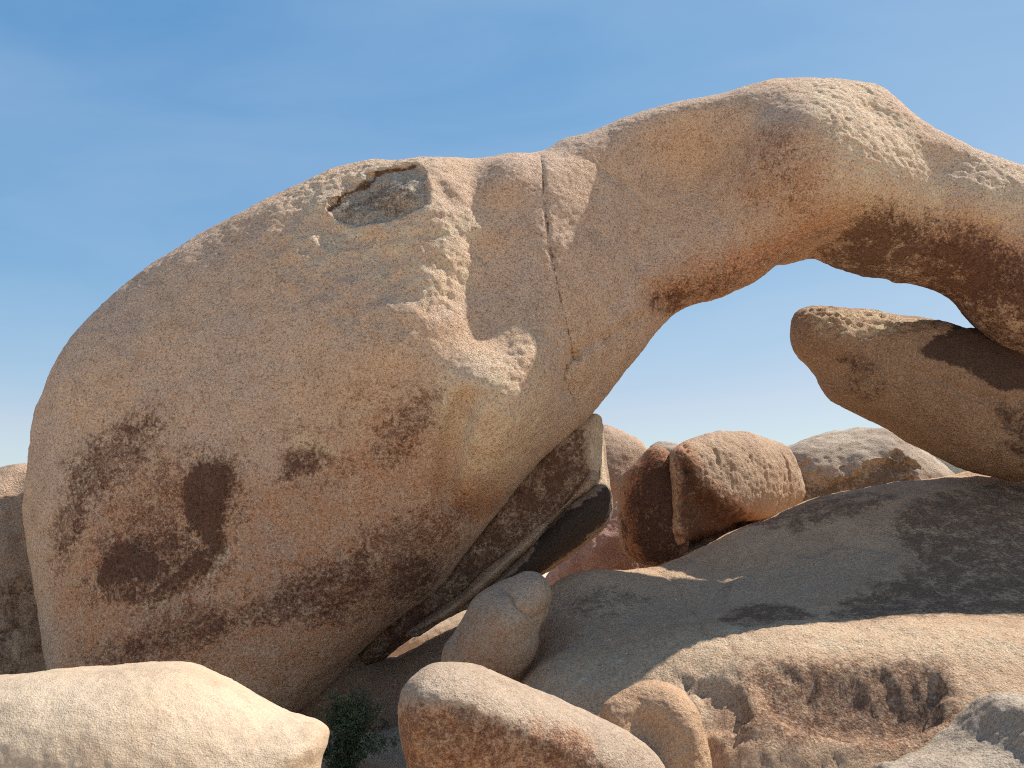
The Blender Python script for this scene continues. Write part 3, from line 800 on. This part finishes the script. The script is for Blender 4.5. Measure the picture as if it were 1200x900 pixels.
b = Stone('stained_boulder', 'twin_left', 1)
b.stain('varnish_shade', [(738,575),(755,548),(775,535),(800,560),(806,640),(755,662),(735,610)], 0.72, 0.18)
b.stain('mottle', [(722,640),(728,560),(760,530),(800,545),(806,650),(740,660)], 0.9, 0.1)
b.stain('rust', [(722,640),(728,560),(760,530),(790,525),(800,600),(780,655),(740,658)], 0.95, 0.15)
b.stain('varnish_shade', [(718,600),(730,590),(735,640),(745,662),(725,650)], 0.7, 0.08)
b.weather(0.04, 0.012, 0.004, seed=63)
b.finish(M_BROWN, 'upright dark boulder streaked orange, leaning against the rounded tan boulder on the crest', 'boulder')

for key, nm, lab, mat, sd in (
    ('rear_stack', 'boulder', 'sunlit tan boulder rising behind the tilted sheets beside the orange streaked boulder', M_TAN, 71),
    ('rear_cap', 'boulder', 'small round grey boulder just peeping over the rounded tan boulder', M_GREY, 73),
    ('pink_slab', 'boulder', 'shaded pinkish rock face low between the lowest tilted sheet and orange streaked boulder', M_PINK, 77)):
    b = Stone(nm, key, 1)
    b.weather(0.06, 0.02, 0.005, seed=sd)
    b.finish(mat, lab)

b = Stone('boulder', 'grey_dome', 1)
b.stain('varnish_shade', [(930,545),(960,560),(1000,555),(1060,530),(1075,560),(1070,590),(960,600),(925,590)], 0.62, 0.2)
b.stain('grey', [(980,530),(1040,515),(1060,545),(1000,560)], 0.6, 0.2)
b.dome([(925,540),(970,560),(1000,545),(1060,530),(1085,565),(1070,640),(930,640)], -0.15, 0.2, wobble=0.1)
b.weather(0.08, 0.025, 0.006, seed=79)
b.finish(M_GREY, 'low grey domed boulder with a mottled dark front, behind the slab crest')

b = Stone('wedge_boulder', 'wedge', 2)
b.groove([(588,690),(600,700),(606,712),(625,722),(640,712)], 0.05, 0.03, 0.02)
b.groove([(540,735),(538,760),(530,785)], 0.03, 0.025, 0.01)
b.bump((570,720), 0.05, 0.2)
b.stain('rust', [(530,760),(570,720),(600,740),(580,785),(540,790)], 0.4, 0.1)
b.weather(0.03, 0.008, 0.003, seed=83)
b.finish(M_TAN, 'small egg shaped tan boulder wedged under the tilted sheets on the slab edge')

b = Stone('pale_boulder', 'front_left', 2)
b.weather(0.03, 0.007, 0.003, seed=91, lump_freq=1.2)
b.finish(M_PALE, 'smooth cream boulder in full sun at the foot of the arch rock')

b = Stone('block_boulder', 'front_block', 2)
b.stain('rust', [(470,826),(527,832),(580,838),(640,853),(690,876),(735,960),(480,960)], 0.6, 0.08)  # brown front, with the shade below the lit top edge painted in
b.stain('varnish_shade', [(490,835),(560,842),(640,860),(690,900),(600,900),(500,880)], 0.36, 0.1)
b.stain('mottle', [(470,825),(527,832),(627,850),(690,878),(735,960),(480,960)], 0.9, 0.08)
b.weather(0.03, 0.008, 0.003, seed=95, lump_freq=1.4)
b.finish(M_WARM, 'blocky tan boulder with a sunlit top and brown shaded front, below the wedge boulder')

b = Stone('knob_boulder', 'round_knob', 2)
b.bump((760,862), -0.13, 0.14, 0.19)
b.ridge([(790,812),(806,840),(815,880)], 0.03, 0.15, 0.2)
b.weather(0.03, 0.014, 0.004, seed=97, lump_freq=2.0)
b.finish(M_KNOB, 'small rounded orange tan boulder with a dent, between blocky boulder and slab')

b = Stone('speckled_boulder', 'corner_grey', 1)
b.stain('grey', [(1090,880),(1150,840),(1210,840),(1210,890)], 0.5, 0.2)
b.groove([(1060,895),(1110,875),(1150,872),(1200,850)], 0.03, 0.04, 0.04)
b.weather(0.05, 0.015, 0.005, seed=101, lump_freq=1.5)
b.finish(M_GREY, 'speckled light grey boulder at the foot of the slab front')

b = Stone('shaded_boulder', 'left_behind', 1)
b.groove([(18,560),(14,620),(20,680),(16,740)], 0.06, 0.08, 0.05)
b.groove([(40,590),(30,660),(40,720)], 0.05, 0.08, 0.05)
b.stain('varnish_shade', [(-60,700),(40,670),(60,760),(0,800),(-60,780)], 0.45, 0.2)
b.weather(0.08, 0.02, 0.005, seed=103, lump_freq=0.8)
b.finish(M_TAN, 'big shaded brown boulder with vertical cracks behind the arch rock foot')

b = Stone('boulder', 'gap_stone', 1)
b.weather(0.04, 0.012, 0.004, seed=107)
b.finish(M_PALE, 'sunlit cream stone seen through the gap under the tilted sheets')

b = Stone('ledge_stone', 'ledge_stone', 1)
b.weather(0.04, 0.01, 0.004, seed=109)
b.finish(M_GREY, 'low grey rock ledge beside the green shrub, partly sunlit')

b = Stone('hollow_fill_rock', 'hollow', 1)  # rock added to close the gap and keep light out of the hollow
b.weather(0.03, 0.012, 0.004, seed=111)
b.finish(M_BROWN, 'brown rock added to block light at the back of the hollow under the arch rock', 'boulder')

# ------------------------------------------------------------------ the shrub in the hollow
def leaf_material():
    m = bpy.data.materials.new('shrub_leaf')
    m.use_nodes = True
    nt = m.node_tree; N, K = nt.nodes, nt.links
    bs = N['Principled BSDF']
    oi = N.new('ShaderNodeNewGeometry'); rp = N.new('ShaderNodeValToRGB')
    rp.color_ramp.elements[0].color = (0.035, 0.055, 0.02, 1)
    rp.color_ramp.elements[1].color = (0.10, 0.13, 0.05, 1)
    K.new(oi.outputs['Random Per Island'], rp.inputs[0])
    K.new(rp.outputs[0], bs.inputs['Base Color'])
    bs.inputs['Roughness'].default_value = 0.7
    return m
def shrub(c, r, h, n, seed):
    rs = np.random.RandomState(seed)
    e = bpy.data.objects.new('shrub', None)
    scene.collection.objects.link(e); e.location = c
    tips, sv, sf = [], [], []
    for k in range(34):
        a, t = rs.uniform(0, 2 * math.pi), rs.uniform(0.15, 1.0)
        p0 = np.array([0, 0, -0.05]); p2 = np.array([math.cos(a) * r * t, math.sin(a) * r * t * 0.8, h * (1.05 - 0.5 * t * t) * rs.uniform(0.75, 1.05)])
        p1 = p2 * 0.5 + np.array([0, 0, h * 0.18])
        prev = None
        for q in np.linspace(0, 1, 6):
            p = p0 * (1 - q) ** 2 + 2 * p1 * q * (1 - q) + p2 * q * q
            if q > 0.15: tips.append(p)
            w = 0.006 * (1 - 0.7 * q)
            ring = [p + np.array([math.cos(b), math.sin(b), 0]) * w for b in (0, 2.1, 4.2)]
            i = len(sv); sv += ring
            if prev is not None:
                for j in range(3): sf.append((prev + j, prev + (j + 1) % 3, i + (j + 1) % 3, i + j))
            prev = i
    me = bpy.data.meshes.new('stems'); me.from_pydata([tuple(p) for p in sv], [], sf)
    bark = bpy.data.materials.new('shrub_bark'); bark.use_nodes = True
    nz = bark.node_tree.nodes.new('ShaderNodeTexNoise'); nz.inputs['Scale'].default_value = 40
    rp = bark.node_tree.nodes.new('ShaderNodeValToRGB')
    rp.color_ramp.elements[0].color = (0.06, 0.045, 0.03, 1); rp.color_ramp.elements[1].color = (0.16, 0.12, 0.085, 1)
    bark.node_tree.links.new(nz.outputs['Fac'], rp.inputs[0]); bark.node_tree.links.new(rp.outputs[0], bark.node_tree.nodes['Principled BSDF'].inputs['Base Color'])
    link_mesh('stems', me, bark, parent=e)
    tips = np.array(tips)
    v, f = [], []
    for k in range(n):
        p = tips[rs.randint(len(tips))] + rs.normal(0, 0.028, 3)
        d = rs.normal(0, 1, 3) + np.array([0, 0, 0.6]); d /= np.linalg.norm(d)
        s = np.cross(d, rs.normal(0, 1, 3)); s /= np.linalg.norm(s)
        l, w = rs.uniform(0.018, 0.036), rs.uniform(0.005, 0.009)
        i = len(v)
        v += [tuple(p), tuple(p + d * l * 0.5 + s * w), tuple(p + d * l), tuple(p + d * l * 0.5 - s * w)]
        f.append((i, i + 1, i + 2, i + 3))
    me = bpy.data.meshes.new('foliage'); me.from_pydata(v, [], f)
    link_mesh('foliage', me, leaf_material(), parent=e)
    return e
c = at(402, 895, 7.7)
tag(shrub((c[0], c[1], c[2] - 0.1), 0.5, 0.66, 9000, 5), 'dark green leafy shrub growing in the shaded hollow under the arch rock', 'shrub')
